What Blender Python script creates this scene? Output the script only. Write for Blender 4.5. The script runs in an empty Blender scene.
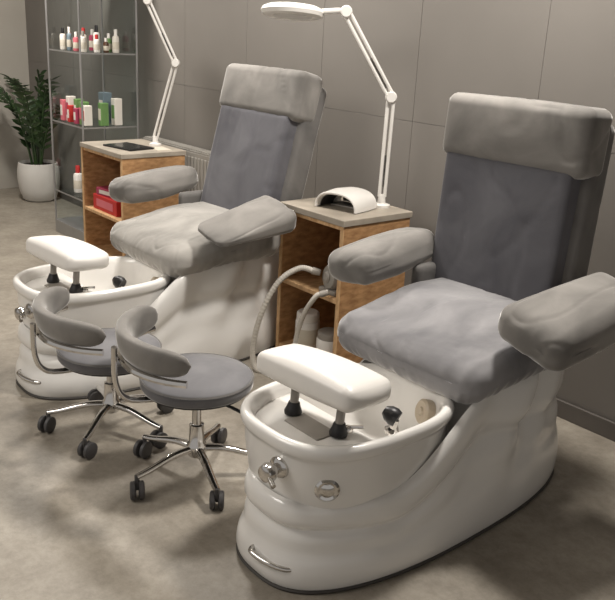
import bpy, bmesh, math, random
from mathutils import Vector, Matrix, noise
C = bpy.context.scene.collection
PI = math.pi
random.seed(4)
def lin(r, g, b):
    f = lambda c: (c/255/12.92) if c/255 <= .04045 else ((c/255+.055)/1.055)**2.4
    return (f(r), f(g), f(b), 1)
# ------------------------------------------------------------------ materials
def mat(name, col, rough=.5, metal=0, col2=None, scale=6, stretch=(1,1,1), bump=0, bscale=40, sheen=0, coat=0, detail=4, lo=.35, hi=.65, rough2=None, bdist=.01):
    m = bpy.data.materials.new(name); m.use_nodes = True
    nt = m.node_tree; b = nt.nodes['Principled BSDF']
    b.inputs['Roughness'].default_value = rough; b.inputs['Metallic'].default_value = metal
    c1 = lin(*col); c2 = lin(*(col2 or tuple(max(0, c-6) for c in col)))
    tc = nt.nodes.new('ShaderNodeTexCoord'); mp = nt.nodes.new('ShaderNodeMapping')
    mp.inputs['Scale'].default_value = stretch
    nt.links.new(tc.outputs['Object'], mp.inputs['Vector'])
    n = nt.nodes.new('ShaderNodeTexNoise'); n.inputs['Scale'].default_value = scale; n.inputs['Detail'].default_value = detail
    nt.links.new(mp.outputs[0], n.inputs['Vector'])
    r = nt.nodes.new('ShaderNodeValToRGB'); r.color_ramp.elements[0].position = lo; r.color_ramp.elements[1].position = hi
    r.color_ramp.elements[0].color = c1; r.color_ramp.elements[1].color = c2
    nt.links.new(n.outputs['Fac'], r.inputs[0]); nt.links.new(r.outputs[0], b.inputs['Base Color'])
    if rough2 is not None:
        mr = nt.nodes.new('ShaderNodeMapRange'); mr.inputs['To Min'].default_value = rough; mr.inputs['To Max'].default_value = rough2
        nt.links.new(n.outputs['Fac'], mr.inputs['Value']); nt.links.new(mr.outputs[0], b.inputs['Roughness'])
    if bump:
        n2 = nt.nodes.new('ShaderNodeTexNoise'); n2.inputs['Scale'].default_value = bscale; n2.inputs['Detail'].default_value = 5
        nt.links.new(mp.outputs[0], n2.inputs['Vector'])
        bp = nt.nodes.new('ShaderNodeBump'); bp.inputs['Strength'].default_value = bump; bp.inputs['Distance'].default_value = bdist
        nt.links.new(n2.outputs['Fac'], bp.inputs['Height']); nt.links.new(bp.outputs[0], b.inputs['Normal'])
    if sheen:
        b.inputs['Sheen Weight'].default_value = sheen; b.inputs['Sheen Roughness'].default_value = .3
        b.inputs['Sheen Tint'].default_value = (1, .98, .95, 1)
        b.inputs['Specular IOR Level'].default_value = .25
        n.inputs['Distortion'].default_value = .7
    if coat:
        b.inputs['Coat Weight'].default_value = coat; b.inputs['Coat Roughness'].default_value = .08
    return m
def concrete():
    m = mat('polished_concrete', (166,158,145), .38, col2=(132,124,112), scale=3.4, bump=.06, bscale=60, detail=14, lo=.28, hi=.74, rough2=.6)
    nt = m.node_tree; b = nt.nodes['Principled BSDF']
    src = b.inputs['Base Color'].links[0].from_socket
    tc = next(n for n in nt.nodes if n.type == 'TEX_COORD')
    n = nt.nodes.new('ShaderNodeTexNoise'); n.inputs['Scale'].default_value = 20; n.inputs['Detail'].default_value = 11; n.inputs['Roughness'].default_value = .8
    nt.links.new(tc.outputs['Object'], n.inputs['Vector'])
    r = nt.nodes.new('ShaderNodeValToRGB'); r.color_ramp.elements[0].position = .36; r.color_ramp.elements[1].position = .60
    r.color_ramp.elements[0].color = (.60,.58,.56,1); r.color_ramp.elements[1].color = (1,1,1,1)
    nt.links.new(n.outputs['Fac'], r.inputs[0])
    mx = nt.nodes.new('ShaderNodeMix'); mx.data_type = 'RGBA'; mx.blend_type = 'MULTIPLY'; mx.inputs[0].default_value = .7
    nt.links.new(src, mx.inputs[6]); nt.links.new(r.outputs[0], mx.inputs[7]); nt.links.new(mx.outputs[2], b.inputs['Base Color'])
    return m
def glass_mat(name, tint=(.94, .97, .97, 1), fac=.08):
    m = bpy.data.materials.new(name); m.use_nodes = True; nt = m.node_tree
    nt.nodes.remove(nt.nodes['Principled BSDF']); out = nt.nodes['Material Output']
    t = nt.nodes.new('ShaderNodeBsdfTransparent'); t.inputs[0].default_value = tint
    g = nt.nodes.new('ShaderNodeBsdfGlossy'); g.inputs['Roughness'].default_value = .06
    x = nt.nodes.new('ShaderNodeMixShader'); x.inputs[0].default_value = fac
    nt.links.new(t.outputs[0], x.inputs[1]); nt.links.new(g.outputs[0], x.inputs[2]); nt.links.new(x.outputs[0], out.inputs[0])
    return m
M = dict(
 floor=concrete(),
 wall=mat('grey_panel', (121,116,110), .6, col2=(115,110,104), scale=1.3, detail=6),
 wall_left=mat('lit_plaster', (176,170,160), .8, col2=(170,164,154), scale=2),  # left wall's brighter lighting put into a paler base colour
 ceil=mat('ceiling_paint', (205,202,198), .9),
 baseb=mat('baseboard_paint', (98,93,88), .5),
 seat=mat('velvet_seat', (144,142,143), .8, col2=(108,107,109), scale=3.6, bump=.16, bscale=12, sheen=1.0, detail=8, lo=.34, hi=.66),
 seat2=mat('velvet_pale_seat', (164,160,154), .8, col2=(128,125,120), scale=3.6, bump=.16, bscale=12, sheen=1.0, detail=8, lo=.34, hi=.66),
 stool=mat('velvet_stool_seat', (118,117,119), .8, col2=(98,97,100), scale=4, bump=.12, bscale=12, sheen=.8, detail=7, lo=.33, hi=.67),
 back=mat('velvet_slate', (100,99,103), .8, col2=(80,79,84), scale=3.6, bump=.12, bscale=12, sheen=.7, detail=8, lo=.34, hi=.66),
 head=mat('velvet_taupe', (140,136,131), .8, col2=(106,103,99), scale=3.6, bump=.14, bscale=12, sheen=1.0, detail=8, lo=.34, hi=.66),
 shell=mat('velvet_mid', (112,109,106), .8, col2=(92,90,88), scale=5, bump=.1, sheen=.8),
 white=mat('white_acrylic', (231,228,223), .2, col2=(228,225,220), scale=3, coat=.35),
 whitep=mat('white_plastic', (229,225,219), .4, col2=(225,221,215)),
 frost=mat('frosted_lens', (214,211,206), .25, col2=(206,203,198)),
 trim=mat('rubber_trim', (66,62,58), .6),
 chrome=mat('chrome', (215,212,208), .12, 1),
 chromed=mat('dark_chrome', (140,137,134), .25, 1),
 black=mat('black_plastic', (32,31,32), .4),
 dark=mat('dark_screen', (44,42,42), .18),
 grey=mat('grey_plastic', (150,144,136), .4),
 caster=mat('caster_rubber', (72,70,70), .5),
 wood=mat('honey_board', (192,149,104), .6, col2=(150,110,72), scale=18, stretch=(1,1,2.6), bump=.14, bscale=60, detail=11, lo=.32, hi=.68),
 woodx=mat('board_edge', (216,178,132), .6, col2=(182,143,101), scale=18, stretch=(2.5,1,1), bump=.08, detail=8),
 stone=mat('cement_top', (170,160,146), .5, col2=(152,143,130), scale=9, detail=7),
 glass=glass_mat('clear_glass'),
 alu=mat('aluminium', (172,171,170), .4, .7),
 soil=mat('soil', (46,36,28), .95, bump=.6, bscale=60),
 leaf=mat('leaf_green', (60,82,46), .35, col2=(38,58,34), scale=12),
 pot=mat('white_pot', (206,202,196), .5),
 rad=mat('radiator_enamel', (152,148,141), .4),
 hose=mat('ribbed_hose', (194,188,178), .5),
 beige=mat('beige_ceramic', (190,176,156), .4),
 device=mat('device_grey', (150,145,137), .4), lining=mat('lamp_lining', (58,56,55), .5),
 red=mat('red_card', (190,48,46), .5), pink=mat('pink_card', (210,112,122), .5), green=mat('green_pack', (104,140,82), .5),
 magenta=mat('magenta_pack', (166,62,90), .5), cream=mat('cream_pack', (222,216,206), .5), teal=mat('blue_grey_pack', (112,128,136), .5),
 brown=mat('amber_brown', (84,56,38), .3), paper=mat('paper', (206,198,182), .7),
)
# ------------------------------------------------------------------ helpers
def obj(name, bm, m, parent=None, smooth=True, loc=None, rot=None):
    bmesh.ops.recalc_face_normals(bm, faces=bm.faces[:])
    me = bpy.data.meshes.new(name); bm.to_mesh(me); bm.free()
    if smooth:
        for p in me.polygons: p.use_smooth = True
        try: me.set_sharp_from_angle(angle=math.radians(42))
        except Exception: pass
    me.materials.append(M[m] if isinstance(m, str) else m)
    o = bpy.data.objects.new(name, me); C.objects.link(o)
    if parent: o.parent = parent
    if loc: o.location = loc
    if rot: o.rotation_euler = rot
    return o
def tag(o, label, cat, group=None):
    o['label'] = label; o['category'] = cat
    if group: o['group'] = group
    return o
def thing(name, label, cat, loc=(0,0,0), rz=0, group=None):
    o = bpy.data.objects.new(name, None); C.objects.link(o); o.empty_display_size = .1
    o.location = loc; o.rotation_euler = (0,0,rz)
    return tag(o, label, cat, group)
def struct(name, bm, m, smooth=False, parent=None):
    o = obj(name, bm, m, parent, smooth); o['kind'] = 'structure'; return o
def NB(): return bmesh.new()
def rbox(bm, c, s, r=0, seg=2, mtx=None):
    g = bmesh.ops.create_cube(bm, size=1)
    vs = g['verts']
    for v in vs: v.co = Vector((v.co.x*s[0], v.co.y*s[1], v.co.z*s[2]))
    if r > 0:
        es = list({e for v in vs for e in v.link_edges})
        g2 = bmesh.ops.bevel(bm, geom=es, offset=r, segments=seg, affect='EDGES', profile=.5)
        vs = list({v for f in g2['faces'] for v in f.verts} | {v for v in vs if v.is_valid})
    for v in vs:
        p = v.co.copy()
        if mtx: p = mtx @ p
        v.co = p + Vector(c)
    return bm
def loft(bm, rings, cap0=True, cap1=True, closed=True):
    V = [[bm.verts.new(p) for p in r] for r in rings]
    n = len(V[0])
    for a, b in zip(V, V[1:]):
        for i in range(n if closed else n-1):
            j = (i+1) % n
            bm.faces.new((a[i], a[j], b[j], b[i]))
    for flag, R in ((cap0, V[0]), (cap1, V[-1])):
        if flag:
            c = sum((v.co for v in R), Vector())/n; cv = bm.verts.new(c)
            for i in range(n): bm.faces.new((R[i], R[(i+1) % n], cv))
    return bm
def lathe(bm, prof, seg=32, org=(0,0,0), mtx=None):
    rings = []
    for r, z in prof:
        ring = []
        for i in range(seg):
            a = 2*PI*i/seg; p = Vector((max(r,1e-4)*math.cos(a), max(r,1e-4)*math.sin(a), z))
            if mtx: p = mtx @ p
            ring.append(p+Vector(org))
        rings.append(ring)
    return loft(bm, rings)
def spline(pts, k=8):
    P = [Vector(p) for p in pts]; Q = [P[0]]+P+[P[-1]]; out = []
    for i in range(1, len(Q)-2):
        for j in range(k):
            t = j/k; a,b,c,d = Q[i-1],Q[i],Q[i+1],Q[i+2]
            out.append(.5*((2*b)+(c-a)*t+(2*a-5*b+4*c-d)*t*t+(3*b-a-3*c+d)*t**3))
    out.append(P[-1]); return out
def tube(bm, pts, r, seg=10, smooth=0, rfun=None, flat=1):
    P = spline(pts, smooth) if smooth else [Vector(p) for p in pts]
    rings = []; up = None
    for i, p in enumerate(P):
        t = (P[min(i+1,len(P)-1)]-P[max(i-1,0)]).normalized()
        if up is None:
            up = Vector((0,0,1)) if abs(t.z) < .9 else Vector((1,0,0))
        s = t.cross(up).normalized(); up = s.cross(t).normalized()
        rr = rfun(i/(len(P)-1)) if rfun else r
        rings.append([p + (s*math.cos(2*PI*k/seg)+up*math.sin(2*PI*k/seg)*flat)*rr for k in range(seg)])
    return loft(bm, rings)
def facing(n):   # matrix turning +Z towards n
    return Vector((0,0,1)).rotation_difference(Vector(n).normalized()).to_matrix()
def cushion(w, d, h, r, n=22, bulge=(0,0,.02), wr=.004, freq=7, seed=0, fn=None, crease=0):
    bm = NB(); bmesh.ops.create_cube(bm, size=1)
    bmesh.ops.subdivide_edges(bm, edges=bm.edges[:], cuts=n, use_grid_fill=True)
    H = Vector((w/2, d/2, h/2))
    for v in bm.verts:
        p = Vector((v.co.x*w, v.co.y*d, v.co.z*h))
        q = Vector([max(-(H[i]-r), min(H[i]-r, p[i])) for i in range(3)])
        e = p-q
        if e.length > 0: p = q+e.normalized()*r
        u = Vector((p.x/H.x, p.y/H.y, p.z/H.z))
        p.z += bulge[2]*u.z*max(0,1-u.x*u.x)*max(0,1-u.y*u.y)
        p.y += bulge[1]*u.y*max(0,1-u.x*u.x)*max(0,1-u.z*u.z)
        p.x += bulge[0]*u.x*max(0,1-u.y*u.y)*max(0,1-u.z*u.z)
        if fn: p = fn(p, u)
        v.co = p
    bm.normal_update()
    if wr:
        for v in bm.verts:
            s = Vector((seed*3.1, seed*1.7, seed))
            k = noise.noise(v.co*freq+s)
            c = 1-abs(noise.noise(Vector((v.co.x*freq*1.6, v.co.y*freq*.8, v.co.z*freq))+s*2))*2
            v.co += v.normal*(wr*k-crease*max(0, c-.86)/.14)
    return bm
def sm(t): t = max(0, min(1, t)); return t*t*(3-2*t)
def sgnpow(c, e): return math.copysign(abs(c)**e, c)

# ------------------------------------------------------------------ setting
WY, LX = 3.05, -7.78
b = NB(); rbox(b, (-2.5, -.45, -.05), (10.8, 7.4, .1)); struct('floor', b, 'floor')
b = NB(); rbox(b, (-2.5, .5, 2.85), (10.8, 5.4, .1)); struct('ceiling', b, 'ceil')
b = NB(); rbox(b, (-2.5, WY+.06, 1.4), (10.8, .1, 2.8))
xs = [-2.14+.717*k for k in range(-8, 7)]
for x0, x1 in zip(xs, xs[1:]):
    for z0, z1 in ((0,1.18),(1.18,2.36),(2.36,2.8)):
        rbox(b, ((x0+x1)/2, WY+.0095, (z0+z1)/2), (x1-x0-.0022, .007, z1-z0-.0018), .0007, 1)
struct('wall_back', b, 'wall')
b = NB(); rbox(b, (LX-.05, -.45, 1.4), (.1, 7.2, 2.8)); struct('wall_left', b, 'wall_left')
b = NB(); rbox(b, (-2.4, WY-.008, .04), (10.5, .014, .08), .003); struct('baseboard_back', b, 'baseb')

# ------------------------------------------------------------------ pedicure chairs
BX = .084
def body_outline(th, inset):
    n = 2.75; L = 1.39; W = .278; yc = L/2
    c, s = math.cos(th), math.sin(th)
    y = yc - (L/2-inset)*sgnpow(c, 2/n)
    w = W - .02*sm((y-.45)/.9)
    return BX+(w-inset)*sgnpow(s, 2/n), y
TX, TA, TB, TY = .076, .250, .330, .357
def tub_pt(th, inset, z):
    n = 2.75
    return Vector((TX+(TA-inset)*sgnpow(math.sin(th), 2/n), TY-(TB-inset)*sgnpow(math.cos(th), 2/n), z))
def shell_top(y): return .285+.24*sm((y-.32)/.44)
def make_chair(label, loc, recline, seed, seatm, bx=0, top=0, hw=.65, flap=False):
    t = thing('pedicure_chair', label, 'pedicure chair', loc, 0, 'pedicure chairs along the grey wall')
    N = 160; ths = [2*PI*(i+.5)/N for i in range(N)]
    rings = []
    K = ((0,-.004),(.04,-.009),(.12,-.013),(.20,-.011),(.27,-.007),(.33,.0),(.38,.007),(.43,.010),(.49,.010),(.54,.013),(.58,.019),(.61,.025),(.64,.027),(.67,.022),(.71,.013),(.76,.008),(.83,.008),(.89,.010),(.94,.014),(.985,.023),(1,.036))
    for k, ins in K:
        ring = []
        for th in ths:
            x, y = body_outline(th, ins)
            h = shell_top(y)
            g = abs(math.sin(th))**.7
            yl = .56+.24*k          # sweeping valley and ridges, leaning back as they climb towards the seat
            fold = .026*math.exp(-((y-yl)/.08)**2)-.016*math.exp(-((y-yl-.17)/.055)**2)+.026*math.exp(-((y-yl-.29)/.05)**2)-.008*math.exp(-((y-yl-.39)/.05)**2)
            fold = fold*g*sm((k-.12)*1.6)*sm((y-.42)/.15)
            wave = .013*math.sin((y*8)+1.2)*math.exp(-((k-.56)/.24)**2)
            x2, y2 = body_outline(th, ins+fold)
            ring.append(Vector((x2, y2, .010+k*(h-.010)+wave)))
        rings.append(ring)
    for ins in (.050,.070,.10,.13,.16,.19,.22,.25):     # the moulded saddle behind the bowl, running up under the seat
        ring = []
        for th in ths:
            x, y = body_outline(th, ins)
            ring.append(Vector((x, y, min(shell_top(y), .235+.29*sm((y-.61)/.12))-.004)))
        rings.append(ring)
    b = NB(); loft(b, rings, cap0=True, cap1=False); obj('pedestal_base', b, 'white', t)
    b = NB(); rbox(b, (BX,.95,.45), (.12,.40,.14), .01); obj('saddle_core', b, 'white', t)
    b = NB(); rr = []
    for z, ins in ((0,-.008),(.007,-.012),(.012,-.008),(.012,.02)):
        rr.append([Vector((*body_outline(th, ins), z)) for th in ths])
    loft(b, rr, False, False); obj('base_trim', b, 'trim', t)
    b = NB(); rr = []
    for z, ins in ((.20,.04),(.24,.026),(.265,.018),(.30,.011),(.35,.005),(.39,.001),(.425,.0),(.436,-.002),(.442,-.008),(.452,-.013),(.470,-.014),(.481,-.009),(.486,.0),(.485,.010),(.479,.017),(.458,.026),(.40,.038),(.34,.056),(.30,.085),(.282,.12),(.278,.18)):
        rr.append([tub_pt(th, ins, z) for th in ths])
    loft(b, rr, False, True); tub = obj('foot_basin', b, 'white', t)
    b = NB(); base = [p for p in (tub_pt(th, .026, 0) for th in ths) if p.y < .31]
    base = sorted(base, key=lambda p: math.atan2(p.x-TX, -(p.y-.31)))
    rr = []
    for z, k in ((.275,1),(.434,1),(.441,.985),(.443,.96)):
        rr.append([Vector((TX+(p.x-TX)*k, .15+(p.y-.15)*k, z)) for p in base])
    loft(b, rr); obj('basin_deck', b, 'white', t)
    b = NB(); rbox(b, (.085,.19,.444), (.16,.08,.01), .004); obj('control_panel', b, 'grey', t)
    def ffn(p, u):
        k = 1+.08*u.x; p.y *= k; p.z += .010*u.x*u.x*(-1 if u.z > 0 else 0)
        return p
    b = cushion(.40, .195, .084, .028, 20, (.014,.006,.014), 0, 7, 0, ffn)
    fr = obj('footrest_pad', b, 'whitep', t, loc=(.08,.225,.608), rot=(math.radians(-5),0,math.radians(7)))
    for sx in (-.095, .095):
        b = NB(); tube(b, [(sx,0,-.03),(sx,0,-.14)], .014, 12); p = obj('post', b, 'grey', fr)
        b = NB(); lathe(b, [(.0,-.162),(.027,-.162),(.029,-.152),(.023,-.138),(.018,-.122),(.0,-.122)], 16, (sx,0,0)); obj('rubber_foot', b, 'black', fr)
    def cap(th, z, prof, name, m='chrome', ins=0, tilt=0):
        p = tub_pt(th, ins, z); q = tub_pt(th+.05, ins, z)-tub_pt(th-.05, ins, z)
        nrm = Vector((q.y, -q.x, 0)).normalized()
        if nrm.dot(p-Vector((TX,TY,z))) < 0: nrm = -nrm
        nrm.z = tilt
        b = NB(); lathe(b, prof, 24, p, facing(nrm)); return obj(name, b, m, t), nrm, p
    kn, nr, kp = cap(.16, .385, [(0,-.01),(.034,-.01),(.034,.006),(.028,.012),(.016,.016),(.016,.03),(.027,.034),(.030,.044),(.025,.062),(.012,.068),(0,.068)], 'water_knob')
    b = NB(); tube(b, [kp+nr*.05, kp+nr*.055+Vector((.05,-.01,-.015))], .008, 10); obj('lever', b, 'chrome', kn)
    cap(.80, .345, [(0,-.01),(.036,-.01),(.037,.003),(.030,.009),(.022,.006),(.014,.011),(0,.012)], 'jet_cap', ins=.006)
    b = NB(); tube(b, [(.07,.03,.09),(.08,-.018,.088),(.125,-.018,.083),(.175,-.002,.079),(.212,.024,.077),(.217,.06,.078)], .0085, 10, 8); obj('grab_handle', b, 'chrome', t)
    b = NB(); lathe(b, [(0,0),(.022,0),(.024,.01),(.012,.02),(.010,.05),(0,.05)], 16, (.205,.42,.41), facing((.3,.1,1))); sh = obj('hand_shower', b, 'chrome', t)
    b = NB(); lathe(b, [(0,-.02),(.026,-.02),(.03,-.005),(.026,.014),(.014,.03),(0,.032)], 18, (.21,.415,.472), facing((-.7,-.3,.35))); obj('shower_head', b, 'black', sh)
    b = NB(); tube(b, [(.205,.43,.44),(.215,.44,.38),(.20,.46,.32)], .012, 10, 6); obj('handle', b, 'chromed', sh)
    b = NB(); lathe(b, [(0,-.02),(.042,-.02),(.042,.008),(.034,.014),(.016,.012),(.012,.018),(0,.018)], 24, (.165,.615,.412), facing((-.35,-.9,.25))); obj('inner_jet', b, 'beige', t)
    b = NB(); lathe(b, [(0,0),(.018,0),(.018,.012),(.012,.02),(0,.022)], 16, (.17,.265,.441)); tube(b, [(.17,.265,.459),(.21,.295,.467)], .006, 8); obj('deck_valve', b, 'chrome', t)
    def seatfn(p, u):
        f = sm((.35-u.y)/1.35)
        p.z -= (.058 if u.z > 0 else .032)*f
        ang = math.atan2(u.y, u.x)
        k = max(0, .40-u.z)/1.40*max(abs(u.x), abs(u.y))**3
        w = .5*noise.noise(Vector((math.cos(ang)*9, math.sin(ang)*9, seed+u.z*.6)))+.8*noise.noise(Vector((math.cos(ang)*24, math.sin(ang)*24, seed*2+u.z*.8)))
        s = 1+.032*k*w
        p.x *= s-.07*max(0,-u.z-.2); p.y *= s
        if u.y < 0:      # tucks running up over the front edge
            tk = noise.noise(Vector((p.x*30, seed, u.z*.5+u.y)))
            p.z += .005*tk*sm(-u.y*1.4-.3)*(1 if u.z > 0 else 0)
        return p
    b = cushion(.675, .63, .18, .068, 64, (.008,.016,.014), .003, 4, seed, seatfn, .004)
    obj('seat_cushion', b, seatm, t, loc=(.02,.93,.592))
    b = NB(); rbox(b, (.05,1.0,.522), (.44,.5,.05), .02); obj('seat_frame', b, 'shell', t)
    piv = (bx,1.15,.60+top); rot = (-recline,0,0)
    b = cushion(hw-.055, .13, .60, .022, 40, (0,.010,0), .0015, 4, seed+3, None, .0028)
    for v in b.verts: v.co += Vector((-.004,.058,.28))
    obj('back_cushion', b, 'back', t, loc=piv, rot=rot)
    b = cushion(hw+.015, .155, .24, .038, 40, (0,.008,.004), .002, 4, seed+7, None, .0032)
    for v in b.verts: v.co += Vector((0,.068,.675))
    obj('headrest', b, 'head', t, loc=piv, rot=rot)
    b = cushion(hw, .13, .76, .035, 24, (0,.006,0), .0015, 6, seed+9, None, .0015)
    for v in b.verts: v.co += Vector((0,.125,.37))
    obj('back_shell', b, 'shell', t, loc=piv, rot=rot)
    for sx in (-1, 1):
        fl = flap and sx > 0; big = sx > 0 and not flap
        def afn(p, u):
            p.x *= 1-(-.10 if fl else .10)*u.y
            if fl:
                p.z *= .66+.34*u.y
                p.z += .012*u.y
            else:
                if p.z < 0: p.z *= 1-.35*max(0,u.y)
                p.z += .010*u.y*(1 if u.z > 0 else 0)
            w = noise.noise(Vector((p.x*32, u.y*1.5+seed, p.z*32)))
            p.z += .004*w*abs(u.y)**3*(1 if u.z > 0 else -1)
            return p
        b = cushion(.235 if fl else .25 if sx > 0 else .205, .42 if fl else .47, .118 if fl else .142 if big else .132, .042 if fl else .049, 36, (.004,.010,.013), .002, 4, seed+sx*2+20, afn, .0032)
        rot_a = (math.radians(7), math.radians(13), math.radians(2)) if fl else (math.radians(7), math.radians(11), math.radians(-4)) if big else (math.radians(3), math.radians(-7), math.radians(4))
        lx = .455 if sx > 0 else (-.412 if not flap else -.435)
        ar = obj('armrest', b, 'head', t, loc=(lx-(.03 if fl else 0),.955 if fl else .965,.728 if fl else .760), rot=rot_a)
        b = cushion(.05, .16, .18, .02, 12, (0,0,0), .001, 9, seed+sx+40)
        obj('arm_support', b, 'shell', t, loc=(sx*.325,1.13,.64))
    return t
make_chair('grey velvet pedicure spa chair nearest the viewer, with white foot basin', (-1.78,1.29,0), math.radians(3.5), 1, 'seat', -.055, 0, .622)
make_chair('grey velvet pedicure spa chair farther back, standing between the two wooden cabinets', (-3.43,1.21,0), math.radians(14), 5, 'seat2', 0, .035, .645, True)

# ------------------------------------------------------------------ rolling stools
def make_stool(label, loc, cast0, back_a, dz=0):
    t = thing('rolling_stool', label, 'stool', loc, 0, 'low rolling pedicure stools')
    b = NB(); lathe(b, [(0,.085),(.03,.085),(.036,.095),(.036,.13),(.028,.14),(.0265,.21),(.017,.212),(.016,.33+dz),(0,.33+dz)], 24); obj('gas_column', b, 'chrome', t)
    for k in range(5):
        a = cast0+k*2*PI/5; d = Vector((math.cos(a), math.sin(a), 0))
        b = NB(); tube(b, [d*.02+Vector((0,0,.115)), d*.10+Vector((0,0,.112)), d*.2+Vector((0,0,.088)), d*.252+Vector((0,0,.080))], .016, 12, 6, lambda u: .018-.006*u, .8)
        lg = obj('leg', b, 'chrome', t)
        ca = a+1.1+k*1.7; ax = Vector((-math.sin(ca), math.cos(ca), 0)); dd = Vector((math.cos(ca), math.sin(ca), 0))
        c = d*.25+Vector((0,0,.033))+dd*.012
        b = NB()
        for s in (-1, 1):
            lathe(b, [(0,-.010),(.027,-.010),(.033,-.006),(.033,.006),(.027,.010),(.01,.011),(0,.011)], 20, c+ax*s*.015, facing(ax))
        tube(b, [d*.25+Vector((0,0,.085)), d*.25+Vector((0,0,.05)), c], .009, 8)
        obj('caster', b, 'caster', lg)
    Z = Vector((0,0,dz))
    b = NB(); lathe(b, [(0,.325),(.10,.325),(.16,.335),(.185,.345),(.186,.352),(0,.352)], 40, Z); obj('seat_pan', b, 'black', t)
    b = NB(); lathe(b, [(0,.35),(.18,.35),(.195,.355),(.201,.365),(.202,.384),(.199,.394),(.191,.400),(.14,.403),(.07,.404),(0,.404)], 56, Z); obj('seat', b, 'stool', t)
    b = NB(); lathe(b, [(.198,.389),(.204,.393),(.199,.398),(.195,.394),(.198,.389)], 56, Z); obj('piping', b, 'shell', t)
    b = NB(); tube(b, [Vector(p)+Z for p in ((.02,0,.315),(.10,.04,.312),(.17,.07,.30),(.2,.085,.285))], .006, 8, 5); obj('height_lever', b, 'black', t)
    d = Vector((math.cos(back_a), math.sin(back_a), 0))
    b = NB(); tube(b, [d*r+Vector((0,0,z+dz)) for r, z in ((.05,.325),(.2,.322),(.262,.345),(.288,.41),(.288,.53))], .015, 12, 8, None, .7); obj('back_bar', b, 'chrome', t)
    rings = []; half = math.radians(65); n = 48; R0 = .286; off = d*(-.035)
    for i in range(n+1):
        u = -1+2*i/n; a = back_a+u*half
        e = max(.001, (1-abs(u)**7))**.5; dr = Vector((math.cos(a), math.sin(a), 0))
        cz = .543+dz; ring = []
        for k in range(24):
            q = 2*PI*k/24
            hz = .053*e*sgnpow(math.sin(q), .65)
            rr = R0+.026*e*sgnpow(math.cos(q), .75)+hz*.18; zz = cz+hz
            p = off+dr*rr+Vector((0,0,zz)); p += dr*.002*noise.noise(p*14)
            ring.append(p)
        rings.append(ring)
    b = NB(); loft(b, rings); obj('backrest', b, 'head', t)
    b = NB(); pts = []
    for i in range(21):
        a = back_a+(-1+2*i/20)*half*.97; pts.append(off+Vector((math.cos(a)*(R0+.014), math.sin(a)*(R0+.014), .485+dz)))
    tube(b, pts, .013, 8); obj('back_rail', b, 'chrome', t)
    return t
make_stool('grey velvet rolling stool in front, beside the near foot basin', (-2.29,1.45,0), math.radians(-88), math.radians(-108), .01)
make_stool('grey velvet rolling stool behind, in front of the far foot basin', (-2.79,1.36,0), math.radians(-122), math.radians(-100), -.03)

# ------------------------------------------------------------------ wooden cabinets
def make_cabinet(label, x0, x1, y0, y1, h, shelf_z):
    cx, cy = (x0+x1)/2, (y0+y1)/2; w, d = x1-x0, y1-y0
    t = thing('wooden_cabinet', label, 'cabinet', (cx,cy,0), 0, 'open wooden side cabinets')
    T = .022
    for s in (-1, 1):
        b = NB(); rbox(b, (s*(w/2-T/2),0,(h-.03)/2), (T,d-.004,h-.03), .002, 1); sp = obj('side_panel', b, 'wood', t, False)
        b = NB(); rbox(b, (s*(w/2-T/2),-d/2+.001,(h-.03)/2), (T,.004,h-.03)); obj('front_edge', b, 'woodx', sp, False)
    b = NB(); rbox(b, (0,d/2-.006,(h-.03)/2), (w-2*T,.012,h-.03)); obj('back_panel', b, 'wood', t, False)
    for z in (.05, shelf_z):
        b = NB(); rbox(b, (0,-.006,z), (w-2*T,d-.012,.022), .002, 1); obj('shelf', b, 'woodx', t, False)
    b = NB(); rbox(b, (0,-.002,h-.041), (w-2*T,d-.02,.022), .002, 1); obj('top_rail', b, 'woodx', t, False)
    b = NB(); rbox(b, (0,0,h-.015), (w+.012,d+.012,.03), .003, 2); obj('top', b, 'stone', t, False)
    return t
CH = .79
make_cabinet('open wooden cabinet between the two spa chairs, nail lamp on top', -3.09,-2.63,2.43,2.86,CH,.40)
make_cabinet('open wooden cabinet beside the glass showcase, red boxes on its shelf', -5.27,-4.68,2.40,2.86,CH,.345)

def nail_lamp():
    t = thing('nail_lamp', 'white arched nail curing lamp on the near wooden cabinet', 'nail lamp', (-2.84,2.63,CH), math.radians(14))
    D, n = .20, 24; S = .94
    def arc(rx, rz, y, z0=.004): return [Vector((S*rx*sgnpow(math.cos(PI*i/n), .8), y, z0+.80*rz*sgnpow(math.sin(PI*i/n), .8))) for i in range(n+1)]
    b = NB(); rings = []
    for rx, rz, y in ((.112,.084,-D/2+.01),(.117,.090,-D/2),(.123,.097,-D/2),(.127,.102,-D/2+.010),(.130,.110,0),(.122,.102,D/2-.01),(.110,.090,D/2),(.102,.080,D/2),(.099,.076,D/2-.01)):
        rings.append(arc(rx, rz, y))
    rings.append(rings[0][:])
    loft(b, rings, False, False, closed=False); obj('arched_shell', b, 'whitep', t)
    b = NB(); rbox(b, (0,.04,.004), (.175,.09,.008), .003); obj('base_plate', b, 'grey', t, False)
    b = NB(); rbox(b, (0,.086,.033), (.155,.006,.046), .002); obj('back_plate', b, 'lining', t, False)
    b = NB()
    loft(b, [arc(.108,.080,-D/2+.03), arc(.101,.075,D/2-.02)], False, False, closed=False); obj('dark_lining', b, 'lining', t)
nail_lamp()
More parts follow.
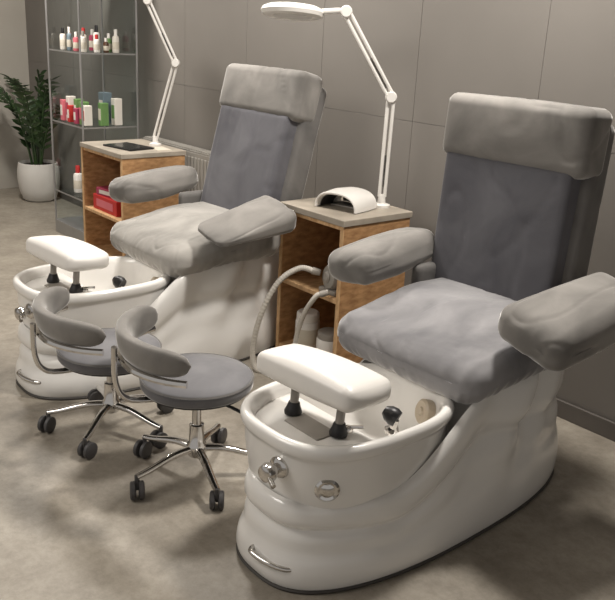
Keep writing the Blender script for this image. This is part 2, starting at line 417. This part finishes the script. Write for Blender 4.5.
def make_lamp(label, base, j1, j2, head, zrot=0):
    t = thing('magnifier_lamp', label, 'magnifier lamp', base, 0, 'white magnifier lamps')
    B = Vector(base); a = Vector(j1)-B; c = Vector(j2)-B; h = Vector(head)-B
    b = NB(); lathe(b, [(0,0),(.042,0),(.042,.012),(.02,.02),(.016,.06),(0,.06)], 24); obj('base', b, 'whitep', t)
    def arm(p, q, name):
        d = (q-p).normalized()
        s = Vector((.75,.65,0)); s = (s-d*s.dot(d)).normalized()
        b = NB()
        for k in (-1, 1): tube(b, [p+s*k*.013, q+s*k*.013], .0085, 8)
        ob = obj(name, b, 'whitep', t)
        b = NB(); tube(b, [p+d*.05, p+d*.2], .005, 8); obj('spring', b, 'chromed', ob)
    arm(Vector((0,0,.05)), a, 'lower_arm'); arm(a, c, 'upper_arm')
    for q in (a, c):
        b = NB(); v = Vector((.75,-.66,0)); lathe(b, [(0,-.022),(.022,-.022),(.027,-.016),(.027,.016),(.022,.022),(0,.022)], 20, q, facing(v)); obj('joint', b, 'whitep', t)
    hd = (h-c).normalized()
    b = NB(); tube(b, [c, c+hd*.04+Vector((0,0,.004)), h-hd*.12], .013, 10, 5); obj('neck', b, 'whitep', t)
    nrm = Vector((.08,-.09,-1))
    S = 1.16
    b = NB(); lathe(b, [(r*S, z*1.12) for r, z in ((.072,.014),(.078,.022),(.10,.024),(.118,.016),(.124,.002),(.118,-.012),(.10,-.018),(.078,-.016),(.072,-.01))], 44, h, facing(-nrm))
    lr = obj('lamp_head', b, 'whitep', t)
    b = NB(); lathe(b, [(r*S, z) for r, z in ((0,.004),(.05,.002),(.074,-.001),(.078,-.019),(.05,-.022),(0,-.023))], 32, h, facing(-nrm)); obj('lens', b, 'frost', lr)
    return t
make_lamp('white jointed magnifier lamp on the near cabinet, round head in view', (-2.775,2.80,CH), (-2.765,2.80,1.311), (-2.89,2.60,1.675), (-3.075,2.44,1.660))
make_lamp('white jointed magnifier lamp on the far cabinet, its head above the frame', (-4.965,2.80,CH), (-4.80,2.86,1.338), (-4.87,2.70,1.71), (-5.02,2.52,1.82))
t = thing('tablet', 'dark flat tablet lying on the far wooden cabinet', 'tablet', (-4.93,2.58,CH), math.radians(10))
b = NB(); rbox(b, (0,0,.006), (.29,.20,.012), .004); obj('casing', b, 'black', t, False)
b = NB(); rbox(b, (0,0,.0125), (.26,.17,.002)); obj('screen', b, 'dark', t, False)
b = NB(); rbox(b, (0,0,.002), (.15,.10,.004)); tag(obj('notebook', b, 'paper', None, False, (-4.80,2.74,CH), (0,0,-.1)), 'small pale notebook behind the dark tablet', 'notebook')
def canister(label, loc, r, h, m, lid, name='canister', cat='jar', group=None, band=None):
    t = thing(name, label, cat, loc, 0, group)
    b = NB(); lathe(b, [(0,0),(r*.94,0),(r,.006),(r,h*.72),(r*.96,h*.76),(0,h*.76)], 24); obj('body', b, m, t)
    b = NB(); lathe(b, [(0,h*.75),(r*.9,h*.75),(r*.94,h*.78),(r*.92,h*.96),(r*.8,h),(0,h)], 24); obj('lid', b, lid, t)
    if band:
        b = NB(); lathe(b, [(r*1.005,h*.15),(r*1.012,h*.17),(r*1.012,h*.55),(r*1.005,h*.57)], 24); obj('wrapper', b, band, t)
    return t
canister('taller white canister with pale wrapper on the bottom of the near cabinet', (-2.95,2.52,.061), .062, .19, 'whitep', 'whitep', band='paper')
canister('shorter white tub with grey lid at the lower right of the near cabinet', (-2.76,2.50,.061), .062, .15, 'whitep', 'grey')
t = thing('suction_device', 'round grey device on the middle shelf of the near cabinet, joined to the hose', 'device', (-2.745,2.50,.411))
mx = facing((-.2,-.95,.1))
b = NB(); lathe(b, [(0,-.06),(.050,-.06),(.062,-.045),(.064,.02),(.054,.038),(.03,.044),(0,.044)], 28, (0,0,.076), mx); obj('body', b, 'device', t)
b = NB(); lathe(b, [(0,.04),(.026,.04),(.028,.048),(.020,.054),(0,.052)], 22, (0,0,.076), mx); obj('port', b, 'grey', t)
b = NB(); rbox(b, (0,.01,.012), (.12,.12,.024), .006); obj('foot', b, 'grey', t)
b = NB(); rbox(b, (.0,.02,.148), (.06,.09,.022), .008); obj('carry_handle', b, 'grey', t)
def hose(label, pts, r, end):
    t = thing('flexible_hose', label, 'hose', (0,0,0))
    P = spline(pts, 40); L = len(P)
    b = NB(); tube(b, P, r, 12, 0, lambda u: r*(1+.07*math.sin(u*(L-1)*PI/2))); obj('ribbed_tube', b, 'hose', t)
    b = NB(); d = (P[0]-P[4]).normalized(); tube(b, [P[0]-d*.01, P[0]+d*.02, P[0]+d*.03], r*1.5, 14, 0, lambda u: r*(1.35-.3*u)); obj('nozzle', b, end, t)
hose('pale ribbed hose arching from the cabinet shelf to the floor beside the far chair', [(-2.80,2.415,.515),(-2.845,2.36,.525),(-2.885,2.27,.46),(-2.93,2.21,.30),(-2.96,2.19,.12),(-2.94,2.20,.016),(-2.84,2.26,.014)], .0135, 'grey')
hose('second short ribbed hose hanging down at the right of the near cabinet', [(-2.70,2.385,.435),(-2.72,2.365,.42),(-2.77,2.345,.33),(-2.81,2.335,.2),(-2.82,2.33,.05),(-2.76,2.31,.013)], .012, 'grey')
def carton(label, loc, s, m, lm, rz=0, group=None):
    t = thing('carton', label, 'box', loc, rz, group)
    b = NB(); rbox(b, (0,0,s[2]/2), s, .003, 1); obj('body', b, m, t, False)
    b = NB(); rbox(b, (0,-s[1]/2-.0005,s[2]*.5), (s[0]*.7,.002,s[2]*.5)); obj('front_label', b, lm, t, False)
carton('red carton on the middle shelf of the far wooden cabinet', (-5.00,2.54,.356), (.34,.22,.10), 'red', 'pink')
carton('smaller pink carton lying on top of the red carton', (-5.02,2.53,.456), (.24,.16,.05), 'magenta', 'cream', .15)

# ------------------------------------------------------------------ radiator
t = thing('radiator', 'grey panel radiator on the wall behind the far wooden cabinet', 'radiator', (-4.88,2.985,0))
b = NB(); rbox(b, (0,-.035,.46), (1.05,.02,.62), .006)
for k in range(25): rbox(b, (-.49+k*.0408,-.048,.46), (.02,.012,.56), .004, 1)
obj('front_panel', b, 'rad', t, False)
b = NB(); rbox(b, (0,0,.775), (1.05,.085,.008), .002)
for k in range(34): rbox(b, (-.5+k*.0303,0,.784), (.014,.075,.012), .002, 1)
obj('top_grille', b, 'rad', t, False)
b = NB(); rbox(b, (0,.03,.46), (1.0,.02,.6), .004); obj('rear_panel', b, 'rad', t, False)
for s in (-.45, .45):
    b = NB(); rbox(b, (s,0,.08), (.03,.07,.16), .004); obj('foot', b, 'rad', t, False)

# ------------------------------------------------------------------ glass showcase and products
GX0, GX1, GY0, GY1, GH = -6.0,-5.45,2.50,2.94,1.95
gx, gy = (GX0+GX1)/2, (GY0+GY1)/2; gw, gd = GX1-GX0, GY1-GY0
t = thing('glass_showcase', 'tall glass display cabinet with product shelves in the back corner', 'display cabinet', (gx,gy,0))
b = NB(); rbox(b, (0,0,.05), (gw,gd,.1), .004); obj('plinth', b, 'alu', t, False)
b = NB(); rbox(b, (0,0,GH-.02), (gw,gd,.04), .004); obj('top_cap', b, 'alu', t, False)
for sx in (-1, 1):
    for sy in (-1, 1):
        b = NB(); rbox(b, (sx*(gw/2-.006),sy*(gd/2-.006),GH/2+.03), (.012,.012,GH-.1), .002, 1); obj('post', b, 'alu', t, False)
b = NB(); rbox(b, (-(gw/2-.006),0,GH/2+.03), (.004,gd-.034,GH-.1)); obj('side_glass', b, 'glass', t, False)
b = NB(); rbox(b, (0,gd/2-.006,GH/2+.03), (gw-.034,.004,GH-.1)); obj('back_glass', b, 'glass', t, False)
SH = (1.36, .855, .33)
for z in SH:
    b = NB(); rbox(b, (0,0,z-.004), (gw-.036,gd-.036,.008)); obj('glass_shelf', b, 'glass', t, False)
    b = NB(); rbox(b, (0,-gd/2+.012,z-.004), (gw-.03,.004,.010)); rbox(b, (gw/2-.012,0,z-.004), (.004,gd-.03,.010)); obj('shelf_edge', b, 'alu', t, False)
def bottle(label, x, y, z, r, h, m, capm, group):
    t = thing('bottle', label, 'bottle', (x,y,z), 0, group)
    b = NB(); lathe(b, [(0,0),(r*.92,0),(r,.006),(r,h*.62),(r*.85,h*.7),(r*.42,h*.74),(0,h*.74)], 18); obj('body', b, m, t)
    b = NB(); lathe(b, [(0,h*.72),(r*.5,h*.72),(r*.5,h*.96),(r*.42,h),(0,h)], 16); obj('cap', b, capm, t)
    b = NB(); lathe(b, [(r*1.003,h*.15),(r*1.015,h*.16),(r*1.015,h*.45),(r*1.003,h*.46)], 18); obj('sticker', b, 'paper', t)
G1, G2 = 'bottles on the upper glass shelf', 'packs on the middle glass shelf'
up = [(-5.92,2.59,.022,.15,'cream','black','white bottle with black cap, leftmost at the front of the upper glass shelf'),
 (-5.865,2.62,.020,.12,'whitep','magenta','white bottle with magenta cap, second at the front of the upper glass shelf'),
 (-5.81,2.59,.018,.16,'teal','whitep','blue-grey bottle with white cap, third at the front of the upper glass shelf'),
 (-5.755,2.63,.022,.10,'brown','black','brown bottle with black cap, fourth at the front of the upper glass shelf'),
 (-5.70,2.59,.020,.13,'pink','whitep','pink bottle with white cap, fifth at the front of the upper glass shelf'),
 (-5.64,2.62,.022,.16,'cream','red','cream bottle with red cap, sixth at the front of the upper glass shelf'),
 (-5.585,2.59,.022,.14,'cream','grey','cream bottle with grey cap, front right corner of the upper glass shelf'),
 (-5.56,2.68,.022,.12,'whitep','red','white bottle with red cap, right side of the upper glass shelf'),
 (-5.56,2.75,.020,.10,'brown','whitep','brown bottle with white cap, right side of the upper glass shelf'),
 (-5.57,2.83,.024,.16,'cream','whitep','all cream bottle, back right corner of the upper glass shelf'),
 (-5.66,2.82,.022,.13,'green','whitep','green bottle with white cap, at the back of the upper glass shelf'),
 (-5.77,2.78,.024,.18,'whitep','black','tall white bottle with black cap, at the back of the upper glass shelf'),
 (-5.88,2.80,.024,.15,'magenta','whitep','magenta bottle with white cap, back left of the upper glass shelf')]
for x,y,r,h,m,c,l in up: bottle(l, x, y, SH[0], r, h, m, c, G1)
mid = [(-5.93,2.59,.045,.06,.15,'pink','cream','pink pack, leftmost on the middle glass shelf'),
 (-5.87,2.61,.045,.06,.18,'cream','magenta','cream pack with magenta label, second on the middle glass shelf'),
 (-5.815,2.59,.04,.06,.12,'red','cream','small red pack, third on the middle glass shelf'),
 (-5.76,2.62,.045,.06,.17,'green','cream','green pack with cream label, fourth on the middle glass shelf'),
 (-5.705,2.59,.04,.06,.11,'magenta','cream','magenta pack with cream label, fifth on the middle glass shelf'),
 (-5.65,2.61,.045,.06,.16,'green','pink','green pack with pink label, sixth on the middle glass shelf'),
 (-5.585,2.60,.05,.06,.14,'cream','red','cream pack with red label, front right of the middle glass shelf'),
 (-5.55,2.71,.05,.06,.16,'green','paper','green pack with paper label, right side of the middle glass shelf'),
 (-5.56,2.82,.06,.06,.19,'cream','green','cream pack with green label, back right of the middle glass shelf'),
 (-5.70,2.80,.08,.07,.22,'teal','cream','blue-grey pack at the back of the middle glass shelf')]
for x,y,sx,sy,sz,m,l2,l in mid: carton(l, (x,y,SH[1]), (sx,sy,sz), m, l2, 0, G2)
bottle('white bottle with red cap standing alone on the lowest glass shelf', -5.82,2.62,SH[2],.035,.2,'whitep','red','bottles on the lowest glass shelf')
bottle('cream bottle with white cap on the lowest glass shelf, behind the lone white one', -5.66,2.72,SH[2],.035,.18,'cream','whitep','bottles on the lowest glass shelf')

# ------------------------------------------------------------------ plant
t = thing('potted_plant', 'glossy dark green leafy plant in a round white pot beside the showcase', 'plant', (-7.16,2.85,0))
b = NB(); lathe(b, [(0,0),(.12,0),(.145,.02),(.172,.10),(.185,.20),(.182,.28),(.17,.335),(.158,.34),(.155,.31),(.14,.30),(0,.30)], 40); obj('pot', b, 'pot', t)
b = NB(); lathe(b, [(0,.295),(.155,.295),(.155,.312),(.08,.32),(0,.322)], 28); obj('soil', b, 'soil', t)
rnd = random.Random(11)
for k in range(12):
    a = 2*PI*k/12+rnd.uniform(-.2,.2); lean = rnd.uniform(.14,.48); h = rnd.uniform(.44,.84)-.3*max(0,lean-.25)
    d = Vector((math.cos(a), math.sin(a)*(.22 if math.sin(a) > 0 else .8), 0))
    p0 = d*.06+Vector((0,0,.30))
    pts = spline([p0, p0+d*lean*.22+Vector((0,0,h*.45)), p0+d*lean*.58+Vector((0,0,h*.84)), p0+d*lean+Vector((0,0,h))], 10)
    b = NB(); tube(b, pts, .008, 7, 0, lambda u: .009-.006*u)
    for i in range(7, len(pts)-1, 2):
        tg = (pts[i+1]-pts[i-1]).normalized(); s = tg.cross(Vector((d.y,-d.x,.15))).normalized()
        side = tg.cross(s).normalized()
        for q in (-1, 1):
            ln = rnd.uniform(.09,.13)*(1.1-.3*i/len(pts)); ax = (side*q*.8+tg*.7+s*rnd.uniform(-.35,.35)).normalized()
            wd = ax.cross(tg).normalized(); wd = wd.cross(ax).normalized()
            nn = ax.cross(wd)
            if pts[i].y+ax.y*ln > .17: ln *= .4
            if pts[i].x+ax.x*ln < -.56: ln *= .3
            L, Rr, Cn = [], [], []
            for j in range(6):
                u = j/5; w = .018*math.sin(PI*min(.98,max(.03,u))**.8)
                c = pts[i]+ax*ln*u-Vector((0,0,1))*.015*u*u
                L.append(b.verts.new(c+wd*w+nn*.004)); Rr.append(b.verts.new(c-wd*w+nn*.004)); Cn.append(b.verts.new(c))
            for j in range(5):
                b.faces.new((L[j],L[j+1],Cn[j+1],Cn[j])); b.faces.new((Cn[j],Cn[j+1],Rr[j+1],Rr[j]))
    obj('leafy_stem', b, 'leaf', t)

# ------------------------------------------------------------------ lights
def area(loc, target, power, size, col=(1,.952,.89)):
    l = bpy.data.lights.new('ceiling_spot', 'AREA'); l.shape = 'DISK'; l.size = size; l.energy = power; l.color = col
    o = bpy.data.objects.new('ceiling_spot', l); C.objects.link(o); o.location = loc
    o.rotation_euler = (Vector(target)-Vector(loc)).to_track_quat('-Z', 'Y').to_euler()
area((-1.75,2.50,2.72), (-2.2,1.3,0), 58, .3)
area((-3.6,2.3,2.72), (-3.6,1.4,0), 48, .4)
area((-5.6,2.0,2.72), (-5.8,1.8,0), 58, .4)
area((-3.0,-.3,2.75), (-3.2,1.3,0), 64, 1.8)
w = bpy.data.worlds.new('world'); bpy.context.scene.world = w; w.use_nodes = True
w.node_tree.nodes['Background'].inputs[0].default_value = (1,.965,.93,1); w.node_tree.nodes['Background'].inputs[1].default_value = .41

# ------------------------------------------------------------------ camera
F, P, R, Hd = 819.0, math.radians(18.4), math.radians(2.95), math.radians(49.6)
fh = Vector((-math.sin(Hd), math.cos(Hd), 0)); rv = Vector((math.cos(Hd), math.sin(Hd), 0)); z = Vector((0,0,1))
fw = fh*math.cos(P)-z*math.sin(P); dv = -fh*math.sin(P)-z*math.cos(P)
X = rv*math.cos(R)-dv*math.sin(R); Y = -(rv*math.sin(R)+dv*math.cos(R)); Z = -fw
cam = bpy.data.cameras.new('camera'); co = bpy.data.objects.new('camera', cam); C.objects.link(co)
cam.sensor_fit = 'HORIZONTAL'; cam.sensor_width = 36; cam.lens = F/615*36; cam.clip_start = .05
co.matrix_world = Matrix(((X.x,Y.x,Z.x,0),(X.y,Y.y,Z.y,0),(X.z,Y.z,Z.z,1.6),(0,0,0,1)))
bpy.context.scene.camera = co
bpy.context.scene.view_settings.view_transform = 'Standard'
